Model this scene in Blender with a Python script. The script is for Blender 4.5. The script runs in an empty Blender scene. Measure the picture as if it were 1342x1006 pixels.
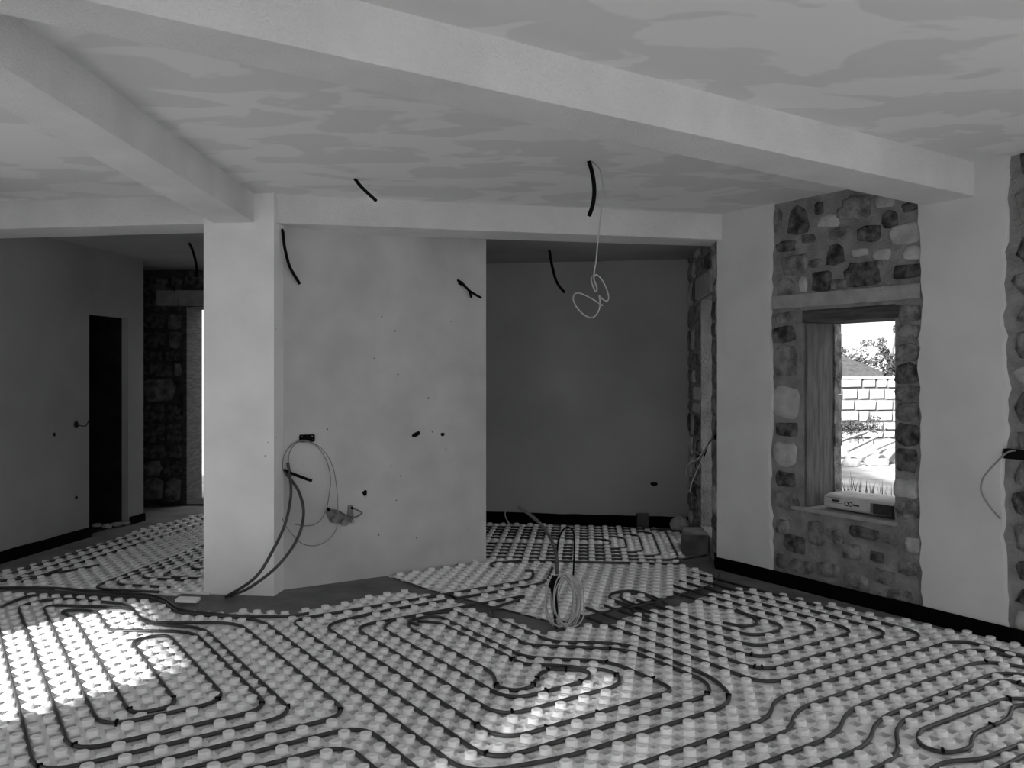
import bpy, bmesh, math, random
from mathutils import Vector
import numpy as np

R = random.Random(7)
SC = bpy.context.scene
COL = SC.collection

# ------------------------------------------------------------------ camera, sky, sun, exposure
F, H, CX, HY = 1120.0, 1.55, 671.0, 487.0          # focal length (px of the 1342 frame), eye height, principal column, horizon row
cam = bpy.data.cameras.new('camera'); cam.sensor_width = 36.0; cam.lens = F * 36 / 1342
cam.shift_y = (HY - 503.0) / 1342; cam.clip_start = 0.05; cam.clip_end = 300
camo = bpy.data.objects.new('camera', cam); COL.objects.link(camo)
camo.location = (0, 0, H); camo.rotation_euler = (math.pi / 2, 0, 0)
SC.camera = camo
SC.view_settings.view_transform = 'Standard'; SC.view_settings.look = 'None'
SC.view_settings.gamma = 1; SC.view_settings.use_curve_mapping = False
SC.view_settings.exposure = 0.8
SC.cycles.max_bounces = 10; SC.cycles.diffuse_bounces = 7
SC.cycles.sample_clamp_indirect = 6
wd = bpy.data.worlds.new('overcast_sky'); SC.world = wd; wd.use_nodes = True
bg = wd.node_tree.nodes['Background']; bg.inputs[0].default_value = (1, 1, 1, 1); bg.inputs[1].default_value = 0.85
SUN_DIR = Vector((0.59, 0.81)).normalized()      # where the sunlight travels, in plan
SUN_TAN = 0.50
sl = bpy.data.lights.new('sun', 'SUN'); sl.energy = 10.0; sl.angle = math.radians(3.2)
so = bpy.data.objects.new('sun', sl); COL.objects.link(so)
so.rotation_euler = Vector((SUN_DIR.x, SUN_DIR.y, -SUN_TAN)).to_track_quat('-Z', 'Y').to_euler()

# ------------------------------------------------------------------ plan helpers (a surveyor's reading of the photograph)
def fl(x, y, z=0.0):                                # a pixel read as a point of the level plane z
    d = (H - z) * F / (y - HY)
    return Vector(((x - CX) * d / F, d))
def atY(x, y, Y): return Vector(((x - CX) * Y / F, Y, H + (HY - y) * Y / F))
def on_line(x, a, b):                               # plan point of line a-b seen in column x
    t = (x - CX) / F; d = b - a
    k = (t * a.y - a.x) / (d.x - t * d.y)
    return a + d * k
def on_wall(x, y, a, b, off=0.0):
    p = on_line(x, a, b); z = H + (HY - y) * p.y / F
    n = Vector((-(b - a).y, (b - a).x)).normalized()
    if n.dot(p) > 0: n = -n
    q = p + n * off
    return Vector((q.x, q.y, z))

# ------------------------------------------------------------------ materials
def mat(name, dark, light, rough=0.9, scale=4.0, detail=6.0, lo=0.35, hi=0.65, bump=0.0, bscale=60.0, spec=0.2, spots=None, distort=0.0, stretch=None, rand=0.0, trans=0.0):
    m = bpy.data.materials.new(name); m.use_nodes = True
    nt = m.node_tree; N = nt.nodes; L = nt.links
    b = N['Principled BSDF']; b.inputs['Roughness'].default_value = rough
    b.inputs['Specular IOR Level'].default_value = spec
    tc = N.new('ShaderNodeTexCoord'); src = tc.outputs['Object']
    if stretch:
        mp = N.new('ShaderNodeMapping'); mp.inputs['Scale'].default_value = stretch[:3]
        if len(stretch) > 3: mp.inputs['Rotation'].default_value = (0, 0, stretch[3])
        L.new(src, mp.inputs[0]); src = mp.outputs[0]
    n = N.new('ShaderNodeTexNoise'); n.inputs['Scale'].default_value = scale; n.inputs['Detail'].default_value = detail
    n.inputs['Distortion'].default_value = distort
    L.new(src, n.inputs['Vector'])
    cr = N.new('ShaderNodeValToRGB'); e = cr.color_ramp.elements
    e[0].position = lo; e[0].color = (dark, dark, dark, 1); e[1].position = hi; e[1].color = (light, light, light, 1)
    L.new(n.outputs['Fac'], cr.inputs[0]); out = cr.outputs[0]
    if spots:                                       # small dark pits and splashes: (scale, size, amount, grey)
        v = N.new('ShaderNodeTexVoronoi'); v.inputs['Scale'].default_value = spots[0]; L.new(tc.outputs['Object'], v.inputs['Vector'])
        n2 = N.new('ShaderNodeTexNoise'); n2.inputs['Scale'].default_value = 2.2; L.new(tc.outputs['Object'], n2.inputs['Vector'])
        lt = N.new('ShaderNodeMath'); lt.operation = 'LESS_THAN'; lt.inputs[1].default_value = spots[1]; L.new(v.outputs['Distance'], lt.inputs[0])
        gt = N.new('ShaderNodeMath'); gt.operation = 'GREATER_THAN'; gt.inputs[1].default_value = spots[2]; L.new(n2.outputs['Fac'], gt.inputs[0])
        mu = N.new('ShaderNodeMath'); mu.operation = 'MULTIPLY'; L.new(lt.outputs[0], mu.inputs[0]); L.new(gt.outputs[0], mu.inputs[1])
        mx = N.new('ShaderNodeMix'); mx.data_type = 'RGBA'; L.new(mu.outputs[0], mx.inputs[0]); L.new(out, mx.inputs[6])
        mx.inputs[7].default_value = (spots[3],) * 3 + (1,); out = mx.outputs[2]
    if rand:                                        # each piece its own tone
        oi = N.new('ShaderNodeObjectInfo'); mr = N.new('ShaderNodeMapRange')
        mr.inputs[3].default_value = 1 - rand; mr.inputs[4].default_value = 1 + rand; L.new(oi.outputs['Random'], mr.inputs[0])
        mm = N.new('ShaderNodeVectorMath'); mm.operation = 'SCALE'; L.new(out, mm.inputs[0]); L.new(mr.outputs[0], mm.inputs[3]); out = mm.outputs[0]
    L.new(out, b.inputs['Base Color'])
    if trans:
        b.inputs['Subsurface Weight'].default_value = trans; b.inputs['Subsurface Radius'].default_value = (0.02, 0.02, 0.02)
    if bump:
        n3 = N.new('ShaderNodeTexNoise'); n3.inputs['Scale'].default_value = bscale; n3.inputs['Detail'].default_value = 5; L.new(tc.outputs['Object'], n3.inputs['Vector'])
        bp = N.new('ShaderNodeBump'); bp.inputs['Strength'].default_value = bump; bp.inputs['Distance'].default_value = 0.02
        L.new(n3.outputs['Fac'], bp.inputs['Height']); L.new(bp.outputs[0], b.inputs['Normal'])
    return m
M = {}
M['ceiling'] = mat('putty_ceiling', .72, .82, scale=2.1, detail=3, lo=.49, hi=.53, distort=.5, stretch=(.9, 1.6, 1, .5), bump=.03, bscale=40)
M['beam'] = mat('rough_plaster_beam', .72, .80, scale=3, bump=.6, bscale=95)
M['plaster'] = mat('troweled_plaster', .48, .64, scale=2.2, detail=9, lo=.3, hi=.7, bump=.06, bscale=30, spots=(9, .06, .53, .16))
M['column'] = mat('smooth_pale_plaster', .78, .9, scale=2.5, detail=8, lo=.3, hi=.7, bump=.08, bscale=40, spots=(11, .055, .54, .25))
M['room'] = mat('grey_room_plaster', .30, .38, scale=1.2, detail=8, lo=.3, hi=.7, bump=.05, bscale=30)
M['panel'] = mat('white_wall_plaster', .60, .66, scale=3, bump=.12, bscale=120)
M['mortar'] = mat('lime_mortar', .20, .31, scale=8, detail=9, bump=.8, bscale=55)
M['stone_dark'] = mat('dark_stone', .03, .17, scale=16, detail=9, bump=1.0, bscale=45)
M['stone_mid'] = mat('grey_stone', .10, .30, scale=13, detail=9, bump=.9, bscale=45)
M['stone_light'] = mat('pale_stone', .34, .52, scale=9, detail=8, bump=.4, bscale=45)
M['lintel'] = mat('cast_concrete', .30, .38, scale=10, bump=.3, bscale=90)
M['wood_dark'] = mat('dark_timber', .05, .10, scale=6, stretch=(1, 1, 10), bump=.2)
M['wood'] = mat('weathered_plank', .09, .15, scale=7, detail=8, stretch=(6, 6, .6), bump=.25, bscale=30)
M['screed'] = mat('dusty_concrete_floor', .13, .24, scale=3.5, detail=9, lo=.3, hi=.75, bump=.25, bscale=50, spots=(45, .16, .55, .32))
M['doorstep'] = mat('dark_rough_concrete', .07, .16, scale=6, detail=8, bump=.5, bscale=40)
M['mortar_shaded'] = mat('shade_painted_mortar', .035, .08, scale=8, detail=9, bump=.8, bscale=55)  # mortar darkened so the far wall carries the left room's shade in its colour
M['strip'] = mat('black_foam_strip', .002, .004, spec=.05, rough=.9, scale=20)
M['mat'] = mat('white_plastic_sheet', .84, .9, rough=.45, scale=6, spec=.4)
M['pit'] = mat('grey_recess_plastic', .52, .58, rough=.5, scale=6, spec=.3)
M['stud'] = mat('milky_stud_plastic', .86, .92, rough=.4, scale=6, spec=.4)
M['pipe'] = mat('dark_heating_pipe', .035, .06, rough=.45, scale=9, spec=.4)
M['pipe_grey'] = mat('grey_conduit', .05, .08, rough=.5, scale=9, spec=.4)
M['black'] = mat('black_plastic', .003, .006, rough=.7, spec=.1, scale=15)
M['cable'] = mat('light_grey_cable', .42, .50, rough=.5, scale=9)
M['cable_mid'] = mat('mid_grey_cable', .20, .27, rough=.5, scale=9)
M['bag'] = mat('paper_sack', .46, .56, rough=.8, scale=12, bump=.15, bscale=25)
M['bag_dark'] = mat('dark_sack_end', .02, .05, rough=.8, scale=12)
M['ink'] = mat('dark_print', .03, .05, scale=15)
M['metal'] = mat('dusty_metal', .10, .24, rough=.5, scale=14, spec=.5)
M['block'] = mat('pale_limestone_block', .24, .36, scale=5, detail=8, bump=.4, bscale=14, rand=.08)
M['joint'] = mat('grey_joint_mortar', .09, .12, scale=9)
M['ground'] = mat('dry_bare_ground', .24, .46, scale=2.0, detail=9, bump=.5, bscale=4)
M['rubble'] = mat('white_rubble', .17, .30, scale=4, bump=.5, bscale=9)
M['board'] = mat('sun_bleached_board', .18, .26, scale=6, stretch=(1, 8, 8))
M['roof'] = mat('roof_tile', .05, .08, scale=8, rand=.15)
M['leaf'] = mat('dull_foliage', .03, .08, rough=.7, scale=3, rand=.1)
M['bark'] = mat('bark', .08, .14, scale=9)
M['exterior'] = mat('outer_render', .45, .55, scale=3)

# ------------------------------------------------------------------ mesh helpers
def obj(name, verts, faces, m=None, parent=None, smooth=False, mesh=None):
    if mesh is None:
        mesh = bpy.data.meshes.new(name); mesh.from_pydata([tuple(v) for v in verts], [], faces); mesh.update()
        if m: mesh.materials.append(M[m] if isinstance(m, str) else m)
        if smooth:
            for p in mesh.polygons: p.use_smooth = True
    o = bpy.data.objects.new(name, mesh); COL.objects.link(o)
    if parent: o.parent = parent
    return o
def tag(o, label=None, cat=None, group=None, kind=None):
    if label: o['label'] = label
    if cat: o['category'] = cat
    if group: o['group'] = group
    if kind: o['kind'] = kind
    return o
def struct(o, label=None): return tag(o, label, None, None, 'structure')
def empty(name, loc, label, cat, group=None, rz=0.0):
    o = bpy.data.objects.new(name, None); COL.objects.link(o); o.location = loc; o.rotation_euler = (0, 0, rz)
    o.empty_display_size = .1
    return tag(o, label, cat, group)
def ccw(poly):
    a = sum(poly[i][0] * poly[(i + 1) % len(poly)][1] - poly[(i + 1) % len(poly)][0] * poly[i][1] for i in range(len(poly)))
    return poly if a > 0 else poly[::-1]
class MB:
    def __init__(s): s.v = []; s.f = []
    def add(s, v, f):
        b = len(s.v); s.v += [tuple(p) for p in v]; s.f += [tuple(i + b for i in q) for q in f]; return s
    def prism(s, poly, z0, z1):
        poly = ccw([tuple(p) for p in poly]); n = len(poly)
        v = [(x, y, z0) for x, y in poly] + [(x, y, z1) for x, y in poly]
        f = [tuple(range(n - 1, -1, -1)), tuple(range(n, 2 * n))] + [(i, (i + 1) % n, n + (i + 1) % n, n + i) for i in range(n)]
        return s.add(v, f)
    def obox(s, c, ax, ay, az):                     # box from its centre and three half axes
        c, ax, ay, az = map(Vector, (c, ax, ay, az)); v = []
        for sx, sy, sz in ((-1,-1,-1),(1,-1,-1),(1,1,-1),(-1,1,-1),(-1,-1,1),(1,-1,1),(1,1,1),(-1,1,1)):
            v.append(c + ax * sx + ay * sy + az * sz)
        f = [(3,2,1,0),(4,5,6,7),(0,1,5,4),(1,2,6,5),(2,3,7,6),(3,0,4,7)]
        if ax.cross(ay).dot(az) < 0: f = [q[::-1] for q in f]
        return s.add(v, f)
    def tube(s, pts, r, n=8, smooth_steps=4, closed=False):
        P = smooth_pts(pts, smooth_steps) if smooth_steps > 1 else [Vector(p) for p in pts]
        rr = r if callable(r) else (lambda t: r)
        T = [(P[min(i + 1, len(P) - 1)] - P[max(i - 1, 0)]).normalized() for i in range(len(P))]
        u = T[0].orthogonal().normalized(); v = []; f = []
        for i, p in enumerate(P):
            u = (u - T[i] * u.dot(T[i])).normalized(); w = T[i].cross(u); q = rr(i / max(1, len(P) - 1))
            for k in range(n):
                a = 2 * math.pi * k / n; v.append(p + u * math.cos(a) * q + w * math.sin(a) * q)
        for i in range(len(P) - 1):
            for k in range(n):
                f.append((i * n + k, i * n + (k + 1) % n, (i + 1) * n + (k + 1) % n, (i + 1) * n + k))
        f.append(tuple(range(n - 1, -1, -1))); e = (len(P) - 1) * n; f.append(tuple(range(e, e + n)))
        return s.add(v, f)
    def build(s, name, m, parent=None, smooth=False): return obj(name, s.v, s.f, m, parent, smooth)
def smooth_pts(pts, k=4):
    P = [Vector(p) for p in pts]
    if len(P) < 3: return [P[0].lerp(P[-1], i / k) for i in range(k + 1)]
    out = []
    for i in range(len(P) - 1):
        p0, p1, p2, p3 = P[max(i - 1, 0)], P[i], P[i + 1], P[min(i + 2, len(P) - 1)]
        for j in range(k):
            t = j / k
            out.append(.5 * ((2 * p1) + (p2 - p0) * t + (2 * p0 - 5 * p1 + 4 * p2 - p3) * t * t + (3 * p1 - p0 - 3 * p2 + p3) * t ** 3))
    return out + [P[-1]]
def wall_mesh(a, b, out, th, z0, z1, holes=()):     # an upright slab on line a-b, `out` = side its thickness goes to, holes = (s0, s1, za, zb)
    d = (b - a); Ln = d.length; d = d / Ln; n = Vector((-d.y, d.x)); n = n if n.dot(out) > 0 else -n
    ss = sorted({0, Ln} | {h for q in holes for h in q[:2] if 0 < h < Ln}); zz = sorted({z0, z1} | {h for q in holes for h in q[2:] if z0 < h < z1})
    fill = lambda i, j: 0 <= i < len(ss) - 1 and 0 <= j < len(zz) - 1 and not any(q[0] <= (ss[i] + ss[i + 1]) / 2 <= q[1] and q[2] <= (zz[j] + zz[j + 1]) / 2 <= q[3] for q in holes)
    mb = MB()
    def P(s, z, t): p = a + d * s + n * t; return (p.x, p.y, z)
    def quad(p): mb.add(p, [(0, 1, 2, 3)])
    for i in range(len(ss) - 1):
        for j in range(len(zz) - 1):
            if not fill(i, j): continue
            s0, s1, a0, a1 = ss[i], ss[i + 1], zz[j], zz[j + 1]
            quad([P(s0, a0, 0), P(s1, a0, 0), P(s1, a1, 0), P(s0, a1, 0)]); quad([P(s1, a0, th), P(s0, a0, th), P(s0, a1, th), P(s1, a1, th)])
            if not fill(i - 1, j): quad([P(s0, a0, th), P(s0, a0, 0), P(s0, a1, 0), P(s0, a1, th)])
            if not fill(i + 1, j): quad([P(s1, a0, 0), P(s1, a0, th), P(s1, a1, th), P(s1, a1, 0)])
            if not fill(i, j - 1): quad([P(s0, a0, th), P(s1, a0, th), P(s1, a0, 0), P(s0, a0, 0)])
            if not fill(i, j + 1): quad([P(s0, a1, 0), P(s1, a1, 0), P(s1, a1, th), P(s0, a1, th)])
    bm = bmesh.new(); vs = [bm.verts.new(v) for v in mb.v]
    for q in mb.f: bm.faces.new([vs[i] for i in q])
    bmesh.ops.remove_doubles(bm, verts=bm.verts, dist=1e-5); bmesh.ops.recalc_face_normals(bm, faces=bm.faces)
    me = bpy.data.meshes.new('wall'); bm.to_mesh(me); bm.free()
    return me
def wall(name, a, b, out, th, z0, z1, m, holes=(), label=None):
    me = wall_mesh(a, b, out, th, z0, z1, holes); me.materials.append(M[m]); return struct(obj(name, None, None, mesh=me), label)

# ------------------------------------------------------------------ the plan
ZC, ZS = 2.785, 2.585                               # main slab underside, beam underside
R0, R1 = fl(943, 744), fl(1342, 846)                # foot of the outer wall on the right
UD = (R1 - R0).normalized(); WD = Vector((-UD.y, UD.x)); WD = WD if WD.x > 0 else -WD   # along the right wall towards us / outwards through it
uw = lambda p: (p.dot(UD), p.dot(WD))
pt = lambda u, w: UD * u + WD * w
UREAR, WFAC = 1.6, -1.75
wr = uw(R0)[1]
P_RR = pt(UREAR, wr); P_RL = pt(UREAR, WFAC)
L0, L1 = fl(0, 738), fl(188, 682)
LD = (L1 - L0).normalized()
sF = (uw(L0)[1] - WFAC) / -LD.dot(WD); P_LF = L0 + LD * sF      # where the left wall meets the facade
P_FF = P_LF - UD * 2.4
A0, A1 = fl(638, 684), fl(903, 692)                 # back wall of the alcove
B0, B1 = Vector((-4.25, 9.9)), Vector((-3.6, 9.9))                 # far stone wall of the left room
C0, C1 = fl(267, 778), fl(359, 781)                 # column front
W0, W1 = fl(369, 773), fl(637, 737)                 # partition right of the column

# floor
fo = MB(); fo.prism([(-9, -4), (9, -4), (9, 13), (-9, 13)], -.25, 0)
big = [P_RL - WD * .4 + UD * .4, P_RR + WD * .4 + UD * .4, R0 + WD * .4 + UD * .02, A1 + Vector((.42, .3)), Vector((A1.x + .42, 10.6)), Vector((-8, 10.6)), P_FF + Vector((-1.2, .2)), P_FF - WD * .4]
fo = MB(); fo.prism(big, -.3, 0); struct(fo.build('floor', 'screed'), 'dusty grey concrete floor slab under the heating mats')
ce = MB(); ce.prism(big, ZC, ZC + .3); struct(ce.build('ceiling', 'ceiling'), 'patchily puttied pale ceiling slab')

# right wall with a window and a further opening towards us
win = [ (on_line(x, R0, R1) - R0).length for x in (1052, 1173)]
zs_ = on_wall(1052, 663, R0, R1).z; ZSILL = .5 * (zs_ + on_wall(1170, 684, R0, R1).z)
ZLIN = on_wall(1115, 419, R0, R1).z
TH = .40
sS2 = (on_line(1320, R0, R1) - R0).length
LR = (P_RR - R0).length
wr_o = wall('wall_right', R0, P_RR, WD, TH, 0, ZC, 'mortar', [(win[0], win[1], ZSILL - .02, ZLIN + .085), (sS2 + .42, sS2 + 1.75, 0, 2.15)], 'rubble stone outer wall with plaster panels and a window')
def rp(s, z, off=0.0): p = R0 + UD * s - WD * off; return Vector((p.x, p.y, z))
def rs(x): return (on_line(x, R0, R1) - R0).length * (1 if (on_line(x, R0, R1) - R0).dot(UD) > 0 else -1)
def rz(x, y): return on_wall(x, y, R0, R1).z
# plaster panels: ragged-edged slabs
def plaster_panel(s0, s1, z0, z1, j0, j1, parent, th=.028):
    left = []; right = []; n = 46
    for i in range(n + 1):
        z = z0 + (z1 - z0) * i / n
        left.append((s0 + (R.uniform(-1, 1) * .012 + .012 * math.sin(z * 7)) * j0, z)); right.append((s1 + (R.uniform(-1, 1) * .012 + .014 * math.sin(z * 5 + 1)) * j1, z))
    v = []; f = []
    for (a, b) in zip(left, right):
        v += [rp(a[0], a[1], 0), rp(a[0] + .008 * j0, a[1], th), rp(b[0] - .008 * j1, b[1], th), rp(b[0], b[1], 0)]
    for i in range(n):
        k = i * 4
        for c in range(3): f.append((k + c, k + c + 1, k + c + 5, k + c + 4))
    return obj('plaster_panel', v, f, 'panel', parent)
plaster_panel(0, rs(1013), 0, ZC, 0, 1, wr_o)
plaster_panel(rs(1208), rs(1320), 0, ZC, 1, 1, wr_o)

def stone(parent, P3, s, z, w, h, tone, proud=.02, nv=12, tri=0.0, ang=0.0, name='stone', roundness=.13):
    """an irregular boulder face set in mortar; P3(s, z, off) places it"""
    ring = []; ca, sa = math.cos(ang), math.sin(ang)
    for k in range(nv):
        t = 2 * math.pi * (k + R.uniform(-.25, .25)) / nv; c, q = math.cos(t), math.sin(t)
        e = .55; x = math.copysign(abs(c) ** e, c) * w / 2; y = math.copysign(abs(q) ** e, q) * h / 2
        r = 1 + R.uniform(-roundness, roundness)
        x *= r * (1 - tri * (y / h + .5)); y *= r
        ring.append((x * ca - y * sa, x * sa + y * ca))
    v = []; f = []
    for sc, off in ((1.0, -.03), (1.0, proud * .45), (.86, proud), (.45, proud * R.uniform(1.0, 1.35))):
        for x, y in ring: v.append(P3(s + x * sc, z + y * sc, off + (R.uniform(-.3, .3) * proud if sc < 1 else 0)))
    v.append(P3(s, z, proud * 1.15)); c = len(v) - 1
    for r_ in range(3):
        for k in range(nv):
            f.append((r_ * nv + k, r_ * nv + (k + 1) % nv, (r_ + 1) * nv + (k + 1) % nv, (r_ + 1) * nv + k))
    for k in range(nv): f.append((3 * nv + k, 3 * nv + (k + 1) % nv, c))
    return obj(name, v, f, 'stone_' + tone, parent, True)
# stones of the exposed panel, read off the photograph: column, row, width, height (px), tone
ST = [(1047,288,34,36,'dark',.5),(1074,273,12,18,'dark',0),(1087,289,32,18,'light',.3),(1122,272,40,34,'mid',0),(1160,264,26,16,'light',0),(1193,271,22,12,'dark',0),
 (1167,288,24,24,'dark',.2),(1138,306,32,22,'dark',0),(1187,306,42,30,'light',0),(1197,331,26,18,'light',0),(1102,306,32,16,'mid',0),(1030,323,26,14,'dark',0),(1095,334,26,28,'dark',.3),
 (1127,331,22,10,'light',0),(1156,333,26,16,'light',0),(1130,358,52,32,'dark',.2),(1190,356,42,20,'dark',0),(1042,346,38,26,'mid',0),(1030,375,22,22,'mid',0),(1053,372,10,22,'light',0),(1077,369,26,28,'dark',0),
 (1020,290,12,30,'mid',0),(1060,312,18,12,'mid',0),(1104,279,14,16,'mid',0),(1150,345,14,8,'mid',0),(1070,345,16,12,'mid',0),(1160,378,20,8,'mid',0),(1100,372,22,14,'mid',0),
 # below the sill
 (1042,712,30,24,'dark',0),(1132,698,40,16,'dark',0),(1070,698,22,30,'mid',0),(1116,722,26,22,'mid',0),(1150,730,20,14,'dark',0),(1052,742,30,18,'mid',0),(1086,746,34,20,'mid',0),(1122,760,34,20,'mid',0),
 (1160,756,28,20,'mid',0),(1190,745,26,18,'mid',0),(1197,714,20,22,'light',0),(1180,780,34,16,'mid',0),(1026,690,18,20,'mid',0),(1098,704,14,20,'mid',0),(1166,706,20,14,'mid',0),(1024,735,14,20,'mid',0),(1148,780,22,12,'mid',0),
 # jambs
 (1030,416,30,14,'mid',0),(1028,438,30,24,'dark',0),(1030,474,32,40,'mid',0),(1030,527,34,44,'light',0),(1032,563,28,20,'dark',0),(1030,595,32,32,'light',0),(1030,627,28,20,'dark',0),(1031,655,32,24,'mid',0),
 (1191,410,30,22,'mid',0),(1190,434,30,18,'mid',0),(1190,462,32,24,'mid',0),(1189,489,32,28,'dark',0),(1190,516,32,24,'mid',0),(1189,540,32,24,'mid',0),(1190,569,32,30,'dark',0),(1189,603,30,30,'dark',0),(1188,640,34,26,'light',0),(1190,668,34,24,'mid',0)]
for (x, y, w, h, tone, tri) in ST:
    p = on_line(x, R0, R1); k = p.y / F
    cosf = abs((on_line(x + 1, R0, R1) - p).length) 
    stone(wr_o, rp, rs(x), rz(x, y), w * cosf * .98, h * k, tone, tri=tri, proud=.014)
z = .03
while z < 2.7:                                      # quoins of the next opening
    h = R.uniform(.12, .26); stone(wr_o, rp, sS2 + .04 + .2, z + h / 2, R.uniform(.34, .40), h - .02, R.choice(['mid', 'mid', 'light', 'dark']), proud=.018); z += h
# lintel band, timber lintel, sill, jamb plank
b = MB(); b.obox(rp((rs(1014) + rs(1208)) / 2, rz(1110, 389) , .004), UD.to_3d() * (rs(1208) - rs(1014)) / 2, -WD.to_3d() * .014, Vector((0, 0, .047)))
b.build('lintel', 'lintel', wr_o)
wi = empty('window_1', rp((win[0] + win[1]) / 2, ZSILL, 0), None, None); struct(wi, 'small deep unglazed window opening in the stone wall')
wi_inv = wi.matrix_world
def into2(o, p, root): o.parent = p; o.matrix_parent_inverse = (root.matrix_basis @ p.matrix_parent_inverse @ p.matrix_basis).inverted(); return o
def into(o, p): o.parent = p; o.matrix_parent_inverse = p.matrix_basis.inverted(); return o
b = MB(); b.obox(rp((win[0] + win[1]) / 2 + .02, ZLIN + .04, -TH / 2 + .01), UD.to_3d() * ((win[1] - win[0]) / 2 + .02), WD.to_3d() * (TH / 2 - .005), Vector((0, 0, .04)))
into(tag(b.build('timber_lintel', 'wood_dark'), 'dark timber lintel board'), wi)
b = MB(); b.obox(rp((win[0] + win[1]) / 2 - .03, ZSILL - .012, -TH / 2 + .03), UD.to_3d() * ((win[1] - win[0]) / 2 + .05), WD.to_3d() * (TH / 2 + .0), Vector((0, 0, .012)))
into(tag(b.build('sill', 'lintel'), 'thin mortar sill'), wi)
for k, (t0, t1, dz) in enumerate(((.02, .155, 0), (.16, .31, .01))):   # boards lining the left reveal
    b = MB(); b.obox(rp(win[0] + .012, (ZSILL + ZLIN) / 2, -(t0 + t1) / 2), UD.to_3d() * .012, WD.to_3d() * (t1 - t0) / 2, Vector((0, 0, (ZLIN - ZSILL) / 2 - .003)))
    into(b.build('jamb_board', 'wood'), wi)
z = ZSILL
while z < ZLIN - .05:                               # rough stones at the outer edge of the reveal
    h = min(R.uniform(.1, .22), ZLIN - z); b = MB()
    b.obox(rp(win[0] + .01 + R.uniform(0, .012), z + h / 2, -.355), UD.to_3d() * .02, WD.to_3d() * .04, Vector((0, 0, h / 2 - .001))); into(b.build('reveal_stone', 'stone_mid'), wi); z += h

# column, partition, alcove and left room
cd = (C1 - C0).normalized(); cn = Vector((-cd.y, cd.x)); cn = cn if cn.y > 0 else -cn
b = MB(); b.prism([C0, C1, C1 + cn * .42, C0 + cn * .42], 0, ZC); struct(b.build('column', 'column'), 'square plastered column where the beams meet')
wd_ = (W1 - W0).normalized(); wn = Vector((-wd_.y, wd_.x)); wn = wn if wn.y > 0 else -wn
Wa = W0 - wd_ * .06
wall('wall_center', Wa, W1, wn, .16, 0, ZC, 'plaster', label='bare plastered partition wall beside the column')
Wm = W0.lerp(W1, .72) + wn * .16
A_l = A0 + (A0 - A1).normalized() * 1.1
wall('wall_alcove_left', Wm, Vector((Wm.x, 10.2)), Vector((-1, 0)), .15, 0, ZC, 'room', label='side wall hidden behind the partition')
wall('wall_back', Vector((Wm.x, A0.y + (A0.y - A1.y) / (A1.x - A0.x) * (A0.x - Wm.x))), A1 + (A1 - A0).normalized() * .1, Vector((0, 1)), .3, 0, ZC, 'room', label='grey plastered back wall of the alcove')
wa_len = (R0 - A1).length; AD = (R0 - A1).normalized()
sA = lambda x: (on_line(x, A1, R0) - A1).length
aw_z = on_wall(921, 392, A1, R0).z
wa_o = wall('wall_alcove_right', A1, R0, Vector((1, 0)), .42, 0, ZC, 'mortar', [(sA(919), sA(933), .16, aw_z)], 'rough stone side wall of the alcove with a doorway')
def ap(s, z, off=0.0): p = A1 + AD * s - Vector((AD.y, -AD.x)) * (-off if AD.y < 0 else off); return Vector((p.x, p.y, z))
if (ap(0, 0, .1).xy - A1).x > 0:
    def ap(s, z, off=0.0): p = A1 + AD * s + Vector((AD.y, -AD.x)) * (off if AD.y < 0 else -off); return Vector((p.x, p.y, z))
for (s0, s1, za, zb) in ((0, sA(919), .05, ZC - .05), (sA(934), wa_len - .03, .05, ZC - .05), (sA(919), sA(934), aw_z + .22, ZC - .05)):
    z = za
    while z < zb - .06:
        h = R.uniform(.11, .24); s = s0
        while s < s1 - .05:
            w = min(R.uniform(.16, .34), s1 - s)
            if w > .06: stone(wa_o, ap, s + w / 2, z + h / 2, w - .02, h - .025, R.choice(['mid', 'mid', 'light', 'dark']), proud=.015)
            s += w
        z += h
b = MB(); b.obox(ap((sA(919) + sA(934)) / 2, aw_z + .1, 0), AD.to_3d() * ((sA(934) - sA(919)) / 2 + .1), Vector((.04, 0, 0)), Vector((0, 0, .09))); b.build('lintel', 'lintel', wa_o)
ds = fl(892, 728); b = MB(); b.prism([ds, Vector((R0.x + .015, ds.y)), Vector((R0.x + .025, ds.y + .36)), ds + Vector((.1, .36))], 0, .175)
tag(b.build('doorstep', M['doorstep']), 'low rough concrete doorstep at the alcove doorway', 'doorstep')
LL = (L1 - P_LF).length; sL = lambda x: (on_line(x, L0, L1) - P_LF).length
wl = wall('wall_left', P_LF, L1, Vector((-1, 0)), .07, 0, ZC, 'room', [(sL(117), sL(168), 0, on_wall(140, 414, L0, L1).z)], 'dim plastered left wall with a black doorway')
M['unlit_black'] = mat('painted_dark_lining', .008, .02, scale=6, bump=.3)  # near-black lining: darkness of the unlit room put into the colour
ln_ = Vector((LD.y, -LD.x)); ln_ = ln_ if ln_.x < 0 else -ln_
k0_, k1_ = P_LF + LD * (sL(117) - .05) + ln_ * .075, P_LF + LD * (sL(168) + .05) + ln_ * .075
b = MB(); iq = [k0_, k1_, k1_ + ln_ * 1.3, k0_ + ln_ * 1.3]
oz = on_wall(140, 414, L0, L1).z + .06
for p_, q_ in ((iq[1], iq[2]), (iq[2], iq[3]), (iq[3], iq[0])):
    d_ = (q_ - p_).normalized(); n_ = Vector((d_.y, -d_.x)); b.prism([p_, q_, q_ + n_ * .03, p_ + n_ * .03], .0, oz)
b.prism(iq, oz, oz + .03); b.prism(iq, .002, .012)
struct(b.build('wall_added_dark_box', 'unlit_black'), 'added box lined in painted darkness behind the black doorway')  # added box, only there to keep the doorway black
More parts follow.
